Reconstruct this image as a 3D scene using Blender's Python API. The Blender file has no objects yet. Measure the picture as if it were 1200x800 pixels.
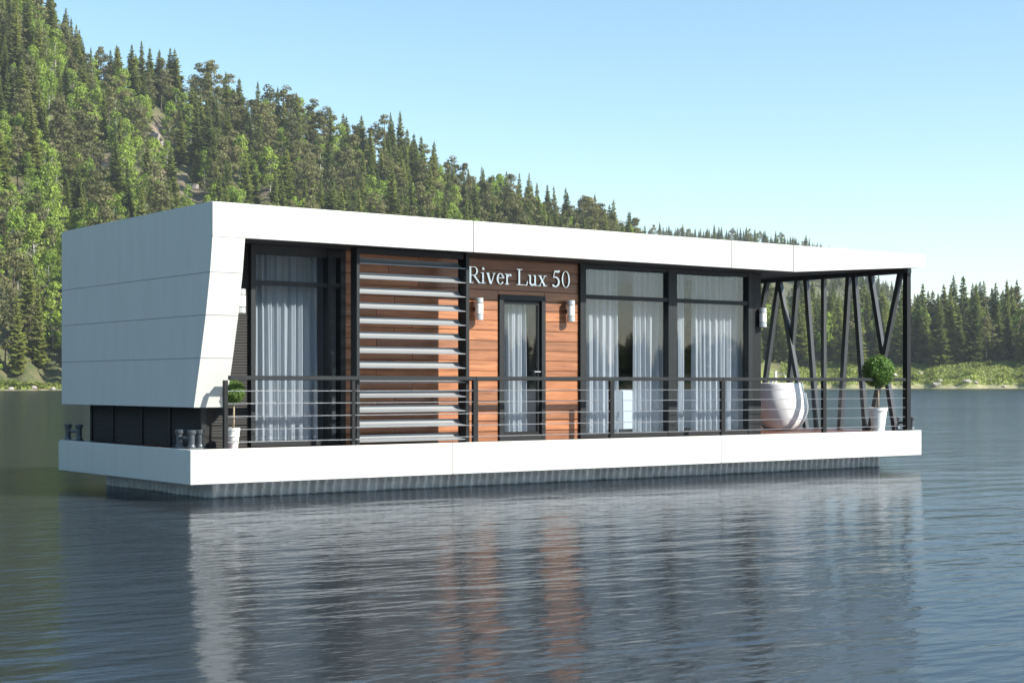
import bpy, bmesh, math, random
import numpy as np
from mathutils import Vector, Matrix

# ------------------------------------------------------------------ camera, sky, sun, exposure
S = bpy.context.scene
COL = S.collection
Z0 = 0.655                                   # deck edge above the water (water is z = 0)
CAM = np.array([-8.7238, -18.2499, 0.8157 + Z0])
PHI = 0.9256                                 # heading of the lens, from +X towards +Y
F, HOR = 1866.08, 450.04                     # focal length and horizon row of the 1200 x 800 photograph

cd = bpy.data.cameras.new('camera'); cam = bpy.data.objects.new('camera', cd); COL.objects.link(cam)
cam.location = CAM; cam.rotation_euler = (math.pi / 2, 0, PHI - math.pi / 2)
cd.lens = 36 * F / 1200; cd.sensor_width = 36; cd.shift_y = (HOR - 400) / 1200
cd.clip_start = 0.1; cd.clip_end = 9000
S.camera = cam

TOSUN = Vector((0.62, -1.0, 0.80)).normalized()
sun_el = math.asin(TOSUN.z); sun_rot = math.atan2(TOSUN.x, TOSUN.y)
W = bpy.data.worlds.new('World'); S.world = W; W.use_nodes = True
wn = W.node_tree.nodes; wl = W.node_tree.links
sky = wn.new('ShaderNodeTexSky'); sky.sky_type = 'NISHITA'; sky.sun_disc = False
sky.sun_elevation = sun_el; sky.sun_rotation = sun_rot
sky.air_density = 1.0; sky.dust_density = 0.25; sky.ozone_density = 1.0; sky.altitude = 200
wn['Background'].inputs['Strength'].default_value = 0.098
hsv = wn.new('ShaderNodeHueSaturation'); hsv.inputs['Saturation'].default_value = 1.14; hsv.inputs['Hue'].default_value = .489
wl.new(sky.outputs[0], hsv.inputs['Color']); wl.new(hsv.outputs[0], wn['Background'].inputs['Color'])
sd = bpy.data.lights.new('sun', 'SUN'); sd.energy = 4.4; sd.angle = math.radians(0.6); sd.color = (1, 0.955, 0.87)
sun = bpy.data.objects.new('sun', sd); COL.objects.link(sun)
sun.rotation_euler = TOSUN.to_track_quat('Z', 'Y').to_euler(); sun.location = (60, -60, 60)
S.view_settings.view_transform = 'Standard'; S.view_settings.look = 'None'
S.view_settings.exposure = 1.12; S.view_settings.gamma = 1
S.cycles.max_bounces = 8; S.cycles.transparent_max_bounces = 12
S.cycles.caustics_reflective = True; S.cycles.caustics_refractive = False
S.cycles.sample_clamp_indirect = 6

HAZE = 0.00010
rng = random.Random(7)

# pixel -> point (a pixel gives a direction; the plane that the thing touches gives the distance). Deck coordinates: z = 0 is the deck edge
_sp, _cp = math.sin(PHI), math.cos(PHI)
def ray(px, py):
    a, u = (px - 600) / F, (HOR - py) / F
    return np.array([a * _sp + _cp, -a * _cp + _sp, u])
CD = CAM - np.array([0, 0, Z0])
def onY(px, py, Y): d = ray(px, py); return CD + d * ((Y - CD[1]) / d[1])
def onX(px, py, X): d = ray(px, py); return CD + d * ((X - CD[0]) / d[0])

# ------------------------------------------------------------------ materials
def mat(name, color=(.5, .5, .5), rough=.5, metal=0, noise=0, nscale=8, bump=0, bscale=60, spec=.5, stretch=None, objvar=0):
    m = bpy.data.materials.new(name); m.use_nodes = True
    n, l = m.node_tree.nodes, m.node_tree.links; b = n['Principled BSDF']
    b.inputs['Base Color'].default_value = (*color, 1); b.inputs['Roughness'].default_value = rough
    b.inputs['Metallic'].default_value = metal; b.inputs['Specular IOR Level'].default_value = spec
    tc = n.new('ShaderNodeTexCoord'); src = tc.outputs['Object']
    if stretch:
        mp = n.new('ShaderNodeMapping'); mp.inputs['Scale'].default_value = stretch; l.new(src, mp.inputs[0]); src = mp.outputs[0]
    if objvar or noise:
        hs = n.new('ShaderNodeHueSaturation'); hs.inputs['Color'].default_value = (*color, 1)
        val = n.new('ShaderNodeMath'); val.operation = 'ADD'; val.inputs[0].default_value = 1; val.inputs[1].default_value = 0
        if noise:
            t = n.new('ShaderNodeTexNoise'); t.inputs['Scale'].default_value = nscale; t.inputs['Detail'].default_value = 6
            l.new(src, t.inputs['Vector'])
            mr = n.new('ShaderNodeMapRange'); mr.inputs[1].default_value = .3; mr.inputs[2].default_value = .7
            mr.inputs[3].default_value = 1 - noise; mr.inputs[4].default_value = 1 + noise
            l.new(t.outputs[0], mr.inputs[0]); l.new(mr.outputs[0], val.inputs[0])
        if objvar:
            oi = n.new('ShaderNodeObjectInfo'); mo = n.new('ShaderNodeMapRange')
            mo.inputs[3].default_value = -objvar; mo.inputs[4].default_value = objvar
            l.new(oi.outputs['Random'], mo.inputs[0]); l.new(mo.outputs[0], val.inputs[1])
        l.new(val.outputs[0], hs.inputs['Value']); l.new(hs.outputs[0], b.inputs['Base Color'])
    if bump:
        t2 = n.new('ShaderNodeTexNoise'); t2.inputs['Scale'].default_value = bscale; t2.inputs['Detail'].default_value = 4
        l.new(src, t2.inputs['Vector'])
        bp = n.new('ShaderNodeBump'); bp.inputs['Strength'].default_value = bump; bp.inputs['Distance'].default_value = .01
        l.new(t2.outputs[0], bp.inputs['Height']); l.new(bp.outputs[0], b.inputs['Normal'])
    return m

M = {}
M['white'] = mat('white_panel', (.57, .575, .53), .42, noise=.035, nscale=130, bump=.06, bscale=240)
def weather(m, amount):
    n, l = m.node_tree.nodes, m.node_tree.links; b = n['Principled BSDF']; old = b.inputs['Base Color'].links[0].from_socket
    tc = n.new('ShaderNodeTexCoord'); mp = n.new('ShaderNodeMapping'); mp.inputs['Scale'].default_value = (2.2, 2.2, .35); l.new(tc.outputs['Object'], mp.inputs[0])
    oi = n.new('ShaderNodeObjectInfo'); va = n.new('ShaderNodeVectorMath'); va.operation = 'ADD'; l.new(mp.outputs[0], va.inputs[0]); l.new(oi.outputs['Random'], va.inputs[1])
    t = n.new('ShaderNodeTexNoise'); t.inputs['Scale'].default_value = 2.4; t.inputs['Detail'].default_value = 7; t.inputs['Roughness'].default_value = .62; l.new(va.outputs[0], t.inputs['Vector'])
    mr = n.new('ShaderNodeMapRange'); mr.inputs[1].default_value = .42; mr.inputs[2].default_value = .72; mr.inputs[3].default_value = 0; mr.inputs[4].default_value = amount; l.new(t.outputs[0], mr.inputs[0])
    mx = n.new('ShaderNodeMixRGB'); mx.inputs[2].default_value = (.33, .33, .28, 1); l.new(mr.outputs[0], mx.inputs[0]); l.new(old, mx.inputs[1]); l.new(mx.outputs[0], b.inputs['Base Color'])
weather(M['white'], .13)
M['gap'] = mat('panel_joint', (.10, .10, .10), .8)
M['soffit'] = mat('dark_soffit', (.045, .045, .045), .6, noise=.15, nscale=3)
M['frame'] = mat('charcoal_metal', (.015, .017, .018), .5, spec=.25, noise=.12, nscale=20, bump=.05, bscale=200)
M['post'] = mat('black_metal', (.013, .0135, .014), .5, spec=.2, noise=.12, nscale=18)
M['brace'] = mat('brace_steel', (.05, .052, .054), .35, metal=.1, noise=.12, nscale=14)
M['cable'] = mat('steel_cable', (.55, .56, .56), .35, metal=.9)
M['slat'] = mat('louvre_metal', (.30, .315, .32), .4, metal=.1, noise=.05, nscale=6, stretch=(.5, 8, 8))
M['siding'] = mat('dark_siding', (.022, .021, .020), .65, spec=.2, noise=.2, nscale=5, stretch=(.6, .6, 9), bump=.15)
M['bollard'] = mat('grey_bollard_steel', (.10, .115, .125), .42, metal=.5, noise=.2, nscale=12)
M['lampmetal'] = mat('brushed_lamp_metal', (.66, .68, .67), .3, metal=.55, noise=.05, nscale=40)
M['lampglass'] = mat('opal_lamp_glass', (.8, .8, .75), .25)
M['pot'] = mat('white_glazed_pot', (.78, .77, .72), .35, noise=.05, nscale=9)
M['soil'] = mat('soil', (.05, .035, .025), .9, noise=.3, nscale=30)
M['stem'] = mat('pale_bark', (.38, .30, .2), .8, noise=.2, nscale=20)
M['tub'] = mat('white_acrylic', (.80, .80, .80), .22, noise=.01, nscale=4)
M['chrome'] = mat('chrome', (.75, .76, .77), .14, metal=.9)
M['letter'] = mat('polished_letter', (.80, .83, .86), .25, metal=.8)
M['inwall'] = mat('inner_wall_paint', (.20, .22, .25), .7, noise=.04, nscale=3)
M['infloor'] = mat('inner_floor_wood', (.10, .09, .085), .4, noise=.2, nscale=3, stretch=(.3, 6, 1))
M['cabinet'] = mat('pale_cabinet', (.55, .60, .64), .4, noise=.03)
M['rock'] = mat('pale_rock', (.36, .32, .29), .85, noise=.35, nscale=.8, bump=.8, bscale=2.5, objvar=.12)
M['bark'] = mat('tree_bark', (.095, .07, .05), .9, noise=.3, nscale=3)
M['birchbark'] = mat('birch_bark', (.42, .40, .36), .8, noise=.3, nscale=4)

def wood_mat(name, col, var):
    m = mat(name, col, .45, objvar=0)
    n, l = m.node_tree.nodes, m.node_tree.links; b = n['Principled BSDF']
    tc = n['Texture Coordinate']; oi = n.new('ShaderNodeObjectInfo')
    ad = n.new('ShaderNodeVectorMath'); ad.operation = 'MULTIPLY_ADD'; ad.inputs[1].default_value = (.9, 8, 14)
    cmb = n.new('ShaderNodeCombineXYZ'); mu = n.new('ShaderNodeMath'); mu.operation = 'MULTIPLY'; mu.inputs[1].default_value = 57
    l.new(oi.outputs['Random'], mu.inputs[0]); l.new(mu.outputs[0], cmb.inputs[0]); l.new(mu.outputs[0], cmb.inputs[2])
    l.new(tc.outputs['Object'], ad.inputs[0]); l.new(cmb.outputs[0], ad.inputs[2])
    t = n.new('ShaderNodeTexNoise'); t.inputs['Scale'].default_value = 2.2; t.inputs['Detail'].default_value = 8; t.inputs['Distortion'].default_value = .6
    l.new(ad.outputs[0], t.inputs['Vector'])
    cr = n.new('ShaderNodeValToRGB'); e = cr.color_ramp.elements
    e[0].position = .3; e[0].color = (col[0] * .62, col[1] * .55, col[2] * .5, 1)
    e[1].position = .72; e[1].color = (col[0] * 1.25, col[1] * 1.25, col[2] * 1.25, 1)
    l.new(t.outputs[0], cr.inputs[0])
    hs = n.new('ShaderNodeHueSaturation'); mr = n.new('ShaderNodeMapRange'); mr.inputs[3].default_value = 1 - var; mr.inputs[4].default_value = 1 + var
    l.new(oi.outputs['Random'], mr.inputs[0]); l.new(mr.outputs[0], hs.inputs['Value']); l.new(cr.outputs[0], hs.inputs['Color'])
    l.new(hs.outputs[0], b.inputs['Base Color'])
    bp = n.new('ShaderNodeBump'); bp.inputs['Strength'].default_value = .12; bp.inputs['Distance'].default_value = .01
    l.new(t.outputs[0], bp.inputs['Height']); l.new(bp.outputs[0], b.inputs['Normal'])
    return m
M['wood'] = wood_mat('cedar_boards', (.31, .122, .045), .3)
M['deckwood'] = wood_mat('red_brown_decking', (.19, .075, .042), .18)

def glass_mat(name, tint, f0):
    m = bpy.data.materials.new(name); m.use_nodes = True; n, l = m.node_tree.nodes, m.node_tree.links
    n.remove(n['Principled BSDF']); out = n['Material Output']
    tr = n.new('ShaderNodeBsdfTransparent'); tr.inputs[0].default_value = (*tint, 1)
    gl = n.new('ShaderNodeBsdfGlossy'); gl.inputs['Roughness'].default_value = .015; gl.inputs['Color'].default_value = (.95, .97, 1, 1)
    lw = n.new('ShaderNodeLayerWeight'); lw.inputs[0].default_value = .5
    pw = n.new('ShaderNodeMath'); pw.operation = 'POWER'; pw.inputs[1].default_value = 5; l.new(lw.outputs['Facing'], pw.inputs[0])
    ma = n.new('ShaderNodeMath'); ma.operation = 'MULTIPLY_ADD'; ma.inputs[1].default_value = 1 - f0; ma.inputs[2].default_value = f0
    l.new(pw.outputs[0], ma.inputs[0]); mx = n.new('ShaderNodeMixShader')
    l.new(ma.outputs[0], mx.inputs[0]); l.new(tr.outputs[0], mx.inputs[1]); l.new(gl.outputs[0], mx.inputs[2]); l.new(mx.outputs[0], out.inputs[0])
    return m
M['glass'] = glass_mat('window_glass', (.93, .95, .965), .045)

def sheer_mat():
    m = bpy.data.materials.new('sheer_curtain'); m.use_nodes = True; n, l = m.node_tree.nodes, m.node_tree.links
    n.remove(n['Principled BSDF']); out = n['Material Output']; c = (.68, .72, .76, 1)
    d = n.new('ShaderNodeBsdfDiffuse'); d.inputs[0].default_value = c
    t = n.new('ShaderNodeBsdfTranslucent'); t.inputs[0].default_value = c
    p = n.new('ShaderNodeBsdfTransparent')
    a = n.new('ShaderNodeMixShader'); a.inputs[0].default_value = .4; l.new(d.outputs[0], a.inputs[1]); l.new(t.outputs[0], a.inputs[2])
    b = n.new('ShaderNodeMixShader'); b.inputs[0].default_value = .28; l.new(a.outputs[0], b.inputs[1]); l.new(p.outputs[0], b.inputs[2])
    l.new(b.outputs[0], out.inputs[0]); return m
M['curtain'] = sheer_mat()

def leaf_mat(name, c0, c1, trans=.38, vnoise=.5):
    m = bpy.data.materials.new(name); m.use_nodes = True; n, l = m.node_tree.nodes, m.node_tree.links
    b = n['Principled BSDF']; out = n['Material Output']
    oi = n.new('ShaderNodeObjectInfo'); cr = n.new('ShaderNodeValToRGB')
    cr.color_ramp.elements[0].color = (*c0, 1); cr.color_ramp.elements[1].color = (*c1, 1)
    l.new(oi.outputs['Random'], cr.inputs[0])
    tc = n.new('ShaderNodeTexCoord'); t = n.new('ShaderNodeTexNoise'); t.inputs['Scale'].default_value = vnoise; t.inputs['Detail'].default_value = 4
    l.new(tc.outputs['Object'], t.inputs['Vector'])
    hs = n.new('ShaderNodeHueSaturation'); mr = n.new('ShaderNodeMapRange'); mr.inputs[1].default_value = .3; mr.inputs[2].default_value = .7
    mr.inputs[3].default_value = .65; mr.inputs[4].default_value = 1.4
    l.new(t.outputs[0], mr.inputs[0]); l.new(mr.outputs[0], hs.inputs['Value']); l.new(cr.outputs[0], hs.inputs['Color'])
    l.new(hs.outputs[0], b.inputs['Base Color']); b.inputs['Roughness'].default_value = .65; b.inputs['Specular IOR Level'].default_value = .25
    tr = n.new('ShaderNodeBsdfTranslucent'); l.new(hs.outputs[0], tr.inputs[0])
    mx = n.new('ShaderNodeMixShader'); mx.inputs[0].default_value = trans
    l.new(b.outputs[0], mx.inputs[1]); l.new(tr.outputs[0], mx.inputs[2]); l.new(mx.outputs[0], out.inputs[0])
    return m
M['spruce'] = leaf_mat('spruce_needles', (.09, .125, .03), (.225, .245, .055))
M['pine'] = leaf_mat('pine_needles', (.125, .13, .05), (.21, .20, .075))
M['birch'] = leaf_mat('birch_leaves', (.19, .28, .04), (.30, .39, .065), .4)
M['shrub'] = leaf_mat('shrub_leaves', (.12, .17, .035), (.24, .27, .06), .35, 1.5)
M['box'] = leaf_mat('box_leaves', (.10, .185, .04), (.12, .20, .045), .3, 30)
M['grass'] = leaf_mat('bank_grass', (.24, .28, .06), (.24, .28, .06), .3, .6)

def terrain_mat():
    m = mat('hill_ground', (.1, .1, .05), .95); n, l = m.node_tree.nodes, m.node_tree.links; b = n['Principled BSDF']
    tc = n['Texture Coordinate']
    t = n.new('ShaderNodeTexNoise'); t.inputs['Scale'].default_value = .05; t.inputs['Detail'].default_value = 8; l.new(tc.outputs['Object'], t.inputs['Vector'])
    t2 = n.new('ShaderNodeTexNoise'); t2.inputs['Scale'].default_value = .45; t2.inputs['Detail'].default_value = 8; l.new(tc.outputs['Object'], t2.inputs['Vector'])
    cr = n.new('ShaderNodeValToRGB'); cr.color_ramp.elements[0].color = (.055, .075, .022, 1); cr.color_ramp.elements[0].position = .35
    cr.color_ramp.elements[1].color = (.13, .115, .055, 1); cr.color_ramp.elements[1].position = .65
    l.new(t2.outputs[0], cr.inputs[0])
    # bare scree and heath: vertex attribute 'scree'; meadow on the bank: attribute 'meadow'
    def blend(attr, c0, c1, prev):
        at = n.new('ShaderNodeAttribute'); at.attribute_name = attr
        c = n.new('ShaderNodeValToRGB'); c.color_ramp.elements[0].color = (*c0, 1); c.color_ramp.elements[1].color = (*c1, 1)
        c.color_ramp.elements[0].position = .38; c.color_ramp.elements[1].position = .62
        l.new(t2.outputs[0], c.inputs[0])
        ad = n.new('ShaderNodeMath'); ad.operation = 'MULTIPLY_ADD'; ad.inputs[1].default_value = .7; ad.inputs[2].default_value = -.35
        l.new(t2.outputs[0], ad.inputs[0]); a2 = n.new('ShaderNodeMath'); a2.operation = 'ADD'; a2.use_clamp = True
        l.new(at.outputs['Fac'], a2.inputs[0]); l.new(ad.outputs[0], a2.inputs[1])
        mu = n.new('ShaderNodeMath'); mu.operation = 'MULTIPLY'; mu.use_clamp = True; l.new(a2.outputs[0], mu.inputs[0]); l.new(at.outputs['Fac'], mu.inputs[1])
        mx = n.new('ShaderNodeMixRGB'); l.new(mu.outputs[0], mx.inputs[0]); l.new(prev, mx.inputs[1]); l.new(c.outputs[0], mx.inputs[2]); return mx.outputs[0]
    o = blend('scree', (.15, .10, .07), (.30, .235, .19), cr.outputs[0])
    o = blend('meadow', (.17, .22, .04), (.30, .29, .10), o)
    o = blend('shore', (.22, .18, .11), (.36, .31, .22), o)
    l.new(o, b.inputs['Base Color'])
    bp = n.new('ShaderNodeBump'); bp.inputs['Strength'].default_value = .6; bp.inputs['Distance'].default_value = .6
    l.new(t2.outputs[0], bp.inputs['Height']); l.new(bp.outputs[0], b.inputs['Normal'])
    return m
M['ground'] = terrain_mat()

def water_mat():
    m = bpy.data.materials.new('lake_water'); m.use_nodes = True; n, l = m.node_tree.nodes, m.node_tree.links; b = n['Principled BSDF']
    n.remove(b); df = n.new('ShaderNodeBsdfDiffuse'); df.inputs[0].default_value = (.031, .038, .041, 1)
    gl = n.new('ShaderNodeBsdfGlossy'); gl.inputs['Roughness'].default_value = .125; gl.inputs['Color'].default_value = (.54, .575, .635, 1)
    fr = n.new('ShaderNodeFresnel'); fr.inputs['IOR'].default_value = 1.333; mx = n.new('ShaderNodeMixShader')
    l.new(fr.outputs[0], mx.inputs[0]); l.new(df.outputs[0], mx.inputs[1]); l.new(gl.outputs[0], mx.inputs[2]); l.new(mx.outputs[0], n['Material Output'].inputs[0])
    tc = n.new('ShaderNodeTexCoord'); mp = n.new('ShaderNodeMapping'); mp.inputs['Rotation'].default_value = (0, 0, -(PHI - math.pi / 2) + .15)
    mp.inputs['Scale'].default_value = (.38, 1, 1); l.new(tc.outputs['Object'], mp.inputs[0])
    def nz(scale, det, rough=.5):
        t = n.new('ShaderNodeTexNoise'); t.inputs['Scale'].default_value = scale; t.inputs['Detail'].default_value = det; t.inputs['Roughness'].default_value = rough
        l.new(mp.outputs[0], t.inputs['Vector']); return t.outputs[0]
    def mul(a, k):
        x = n.new('ShaderNodeMath'); x.operation = 'MULTIPLY'; l.new(a, x.inputs[0])
        if isinstance(k, float): x.inputs[1].default_value = k
        else: l.new(k, x.inputs[1])
        return x.outputs[0]
    def add(a, c):
        x = n.new('ShaderNodeMath'); x.operation = 'ADD'; l.new(a, x.inputs[0]); l.new(c, x.inputs[1]); return x.outputs[0]
    big = mul(nz(.5, 2), .040); mid = mul(nz(2.0, 2), .031); fine = mul(nz(8.0, 3), .012)
    patch = n.new('ShaderNodeMapRange'); patch.inputs[1].default_value = .35; patch.inputs[2].default_value = .65; patch.inputs[3].default_value = .4; patch.inputs[4].default_value = 1.4
    l.new(nz(.045, 4), patch.inputs[0])
    hgt = add(big, mul(add(mid, fine), patch.outputs[0]))
    bp = n.new('ShaderNodeBump'); bp.inputs['Strength'].default_value = 1; bp.inputs['Distance'].default_value = WAVE
    l.new(hgt, bp.inputs['Height'])
    for q in (gl, fr, df): l.new(bp.outputs[0], q.inputs['Normal'])
    return m
WAVE = .62
M['water'] = water_mat()

# ------------------------------------------------------------------ mesh helpers
class MB:
    """collects vertices and faces in deck coordinates; build() links ONE mesh object"""
    def __init__(s): s.v, s.f, s.smooth = [], [], False
    def poly(s, pts, faces):
        o = len(s.v); s.v += [tuple(map(float, p)) for p in pts]; s.f += [tuple(i + o for i in f) for f in faces]; return s
    def box(s, x0, x1, y0, y1, z0, z1, c=0.0):
        if c <= 0:
            p = [(x, y, z) for z in (z0, z1) for y in (y0, y1) for x in (x0, x1)]
            return s.poly(p, [(0, 2, 3, 1), (4, 5, 7, 6), (0, 1, 5, 4), (2, 6, 7, 3), (0, 4, 6, 2), (1, 3, 7, 5)])
        bm = bmesh.new(); bmesh.ops.create_cube(bm, size=1)
        for v in bm.verts: v.co = Vector(((x0 + x1) / 2 + v.co.x * (x1 - x0), (y0 + y1) / 2 + v.co.y * (y1 - y0), (z0 + z1) / 2 + v.co.z * (z1 - z0)))
        bmesh.ops.bevel(bm, geom=bm.edges[:], offset=c, segments=1, affect='EDGES')
        bm.verts.index_update(); s.poly([v.co[:] for v in bm.verts], [[v.index for v in f.verts] for f in bm.faces]); bm.free(); return s
    def prism(s, pts, axis, a0, a1):
        """polygon pts in the plane across `axis` ('x': (y,z), 'y': (x,z), 'z': (x,y)), extruded a0..a1"""
        def q(p, a): return {'x': (a, p[0], p[1]), 'y': (p[0], a, p[1]), 'z': (p[0], p[1], a)}[axis]
        n = len(pts); v = [q(p, a0) for p in pts] + [q(p, a1) for p in pts]
        return s.poly(v, [tuple(range(n - 1, -1, -1)), tuple(range(n, 2 * n))] + [(i, (i + 1) % n, n + (i + 1) % n, n + i) for i in range(n)])
    def tube(s, pts, rad, n=8, cap=True):
        pts = [Vector(p) for p in pts]; rad = rad if isinstance(rad, (list, tuple)) else [rad] * len(pts); o = len(s.v)
        for i, p in enumerate(pts):
            d = (pts[min(i + 1, len(pts) - 1)] - pts[max(i - 1, 0)]).normalized()
            a = d.orthogonal().normalized() if abs(d.z) < .95 else Vector((1, 0, 0)); a = (a - d * a.dot(d)).normalized(); b = d.cross(a)
            for k in range(n):
                t = 2 * math.pi * k / n; s.v.append(tuple(p + (a * math.cos(t) + b * math.sin(t)) * rad[i]))
        for i in range(len(pts) - 1):
            for k in range(n): s.f.append((o + i * n + k, o + i * n + (k + 1) % n, o + (i + 1) * n + (k + 1) % n, o + (i + 1) * n + k))
        if cap: s.f.append(tuple(o + k for k in range(n - 1, -1, -1))); s.f.append(tuple(o + (len(pts) - 1) * n + k for k in range(n)))
        return s
    def lathe(s, cx, cy, prof, n=24, sx=1, sy=1):
        o = len(s.v)
        for r, z in prof:
            for k in range(n): t = 2 * math.pi * k / n; s.v.append((cx + r * sx * math.cos(t), cy + r * sy * math.sin(t), z))
        for i in range(len(prof) - 1):
            for k in range(n): s.f.append((o + i * n + k, o + i * n + (k + 1) % n, o + (i + 1) * n + (k + 1) % n, o + (i + 1) * n + k))
        s.f.append(tuple(o + k for k in range(n - 1, -1, -1))); s.f.append(tuple(o + (len(prof) - 1) * n + k for k in range(n))); return s
    def build(s, name, m, parent=None, smooth=False, world=False, origin=None):
        v = np.array(s.v, float); lo, hi = v.min(0), v.max(0)
        org = np.array([(lo[0] + hi[0]) / 2, (lo[1] + hi[1]) / 2, lo[2]]) if origin is None else np.array(origin, float)
        me = bpy.data.meshes.new(name); me.from_pydata((v - org).tolist(), [], s.f); me.update()
        if smooth: me.polygons.foreach_set('use_smooth', [True] * len(me.polygons))
        me.materials.append(M[m] if isinstance(m, str) else m)
        ob = bpy.data.objects.new(name, me); COL.objects.link(ob)
        w = org + np.array([0, 0, 0 if world else Z0])
        put(ob, w, parent); return ob
WPOS = {}
def put(ob, w, parent=None):
    w = np.array(w, float); WPOS[ob.name] = w
    if parent is not None: ob.parent = parent; ob.location = w - WPOS[parent.name]
    else: ob.location = w
def thing(name, label, cat, loc, group=None):
    o = bpy.data.objects.new(name, None); COL.objects.link(o); o.empty_display_size = .2
    put(o, np.array(loc, float) + np.array([0, 0, Z0])); return tag(o, label, cat, group)
def tag(o, label, cat=None, group=None, kind=None):
    o['label'] = label
    if cat: o['category'] = cat
    if group: o['group'] = group
    if kind: o['kind'] = kind
    return o
def box(name, m, parent, x0, x1, y0, y1, z0, z1, c=0.0): return MB().box(x0, x1, y0, y1, z0, z1, c).build(name, m, parent)

# ------------------------------------------------------------------ setting: lake and land all round it
me = bpy.data.meshes.new('lake')
n_ = 96; ring = [(CAM[0] + 4000 * math.cos(2 * math.pi * i / n_), CAM[1] + 4000 * math.sin(2 * math.pi * i / n_), 0) for i in range(n_)]
me.from_pydata([(CAM[0], CAM[1], 0)] + ring, [], [(0, i + 1, (i + 1) % n_ + 1) for i in range(n_)]); me.materials.append(M['water'])
lake = bpy.data.objects.new('lake', me); COL.objects.link(lake)
tag(lake, 'calm rippled lake water around the houseboat', None, None, 'structure')

deg = lambda px: math.degrees(math.atan((px - 600) / F))
SKY_PX = [0, 60, 75, 100, 130, 180, 210, 240, 275, 310, 345, 390, 430, 470, 500, 545, 607, 640, 700, 745]
SKY_Y = [-45, -12, 18, 42, 55, 52, 65, 75, 88, 100, 118, 145, 155, 157, 176, 200, 210, 228, 239, 248]
RS = ([-180, -120, -90, -60, -25, 3, 6, 9, 25, 60, 100, 108, 110, 120, 150, 180], [260, 250, 300, 360, 390, 400, 460, 545, 545, 520, 500, 470, 310, 280, 250, 260])
DR = ([-180, -90, -60, -25, 5, 7, 9, 108, 112, 180], [150, 200, 260, 300, 300, 200, 130, 130, 150, 150])
HG_X = [-180, -90, -60, -40, -24] + [deg(p) for p in SKY_PX] + [deg(762), deg(790), 9, 25, 108, 110.5, 113, 150, 180]
HG_Y = [50, 60, 110, 150, 175] + [(HOR - y) / F * 690 + 1.5 - 21 + float(np.interp(p, [300, 345, 430, 640, 745], [0, 4, 7, 7, 4])) for p, y in zip(SKY_PX, SKY_Y)] + [48, 24, 22, 20, 9, 60, 85, 60, 50]
FAR_X = [deg(p) for p in (560, 700, 770, 857, 930, 965, 1000, 1083, 1200)] + [30]
FAR_Y = [max((p / F) * 1400 - 11, 0) for p in (172, 176, 184, 179, 171, 161, 140, 90, 70)] + [0]
BANK = ([-180, -25, 3, 9, 25, 180], [2.5, 2.2, 2.5, 6.5, 6.0, 3])
def vnoise(x, y):
    return (np.sin(x * .043 + 1.3 * np.sin(y * .031)) + np.sin(y * .057 + 1.7 * np.sin(x * .023 + 2)) + .3 * np.sin(x * .13 + y * .11) + .15 * np.sin(x * .21 - y * .17 + 1)) / 3
def polar(x, y):
    dx, dy = x - CAM[0], y - CAM[1]; lat = dx * _sp - dy * _cp; fw = dx * _cp + dy * _sp
    return np.degrees(np.arctan2(lat, fw)), np.hypot(lat, fw)
def cart(th, r):
    t = np.radians(th); lat, fw = r * np.sin(t), r * np.cos(t)
    return CAM[0] + lat * _sp + fw * _cp, CAM[1] - lat * _cp + fw * _sp
def ground(th, r):
    rs, dr, hg, bk = np.interp(th, *RS), np.interp(th, *DR), np.interp(th, HG_X, HG_Y), np.interp(th, *BANK)
    x, y = cart(th, r); rs = rs + 5 * np.sin(th * 1.9) + 2.5 * np.sin(th * 6.1 + 1)
    u = r - rs
    b = np.where(u < 0, u * .12, bk * (1 - np.exp(-np.maximum(u, 0) / 14)))
    s = np.clip((u - 12) / (dr - 12), 0, 1); h = b + (hg - bk) * s * (.82 + .18 * s)
    h = np.where(u > dr, np.maximum(h - (u - dr) * .25, 3), h)
    h = h + np.clip(u / 60, 0, 1) * vnoise(x, y) * 3.2 * np.where(r < 900, 1, .5)
    far = np.interp(th, FAR_X, FAR_Y, left=FAR_Y[0], right=0)
    far = far * np.exp(-((r - 1400) / 170.) ** 2) * (np.abs(th) < 40)
    return np.maximum(h, far) if np.ndim(h) else max(float(h), float(far))
def project(x, y, z):
    th, r = polar(x, y); t = np.radians(th); return 600 + F * np.tan(t), HOR - F * (z - CAM[2]) / (r * np.cos(t))
SCREE = [((186, 150), 15), ((181, 168), 11), ((125, 188), 12), ((188, 198), 14), ((212, 214), 14), ((236, 231), 13), ((92, 105), 6), ((310, 228), 9), ((165, 214), 8)]
def scree(px, py):
    s = np.zeros_like(px)
    for (a, b), w in SCREE: s = np.maximum(s, np.exp(-(((px - a) / (w * 1.1)) ** 2 + ((py - b) / w) ** 2)))
    return s

ths = np.concatenate([np.arange(-180, -24, 2.), np.arange(-24, 22, .15), np.arange(22, 180.1, 2.)])
us = np.concatenate([[-30, -8, -3, 0, 2, 5, 9, 14, 20, 28, 38], np.arange(50, 400, 9.), [420, 460, 540, 640, 760, 850, 900, 940, 980, 1020, 1060, 1110, 1200, 1400]])
TH, U = np.meshgrid(ths, us, indexing='ij'); R_ = np.interp(TH, *RS) + U
GX, GY = cart(TH, R_); GZ = ground(TH, R_)
nt, nu = TH.shape
PX, PY = project(GX, GY, GZ)
infr = (np.abs(TH) < 60) & (R_ < 760)
SC = np.where(infr, scree(PX, PY), 0)
US = R_ - (np.interp(TH, *RS) + 5 * np.sin(TH * 1.9) + 2.5 * np.sin(TH * 6.1 + 1))
MEA = np.where(TH > 5, np.clip(1.2 - US / 42, 0, 1), np.clip(.6 - US / 30, 0, 1)); SH = np.clip(1.1 - np.abs(US - 1.0) / 5.0, 0, 1)
me = bpy.data.meshes.new('terrain')
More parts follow.
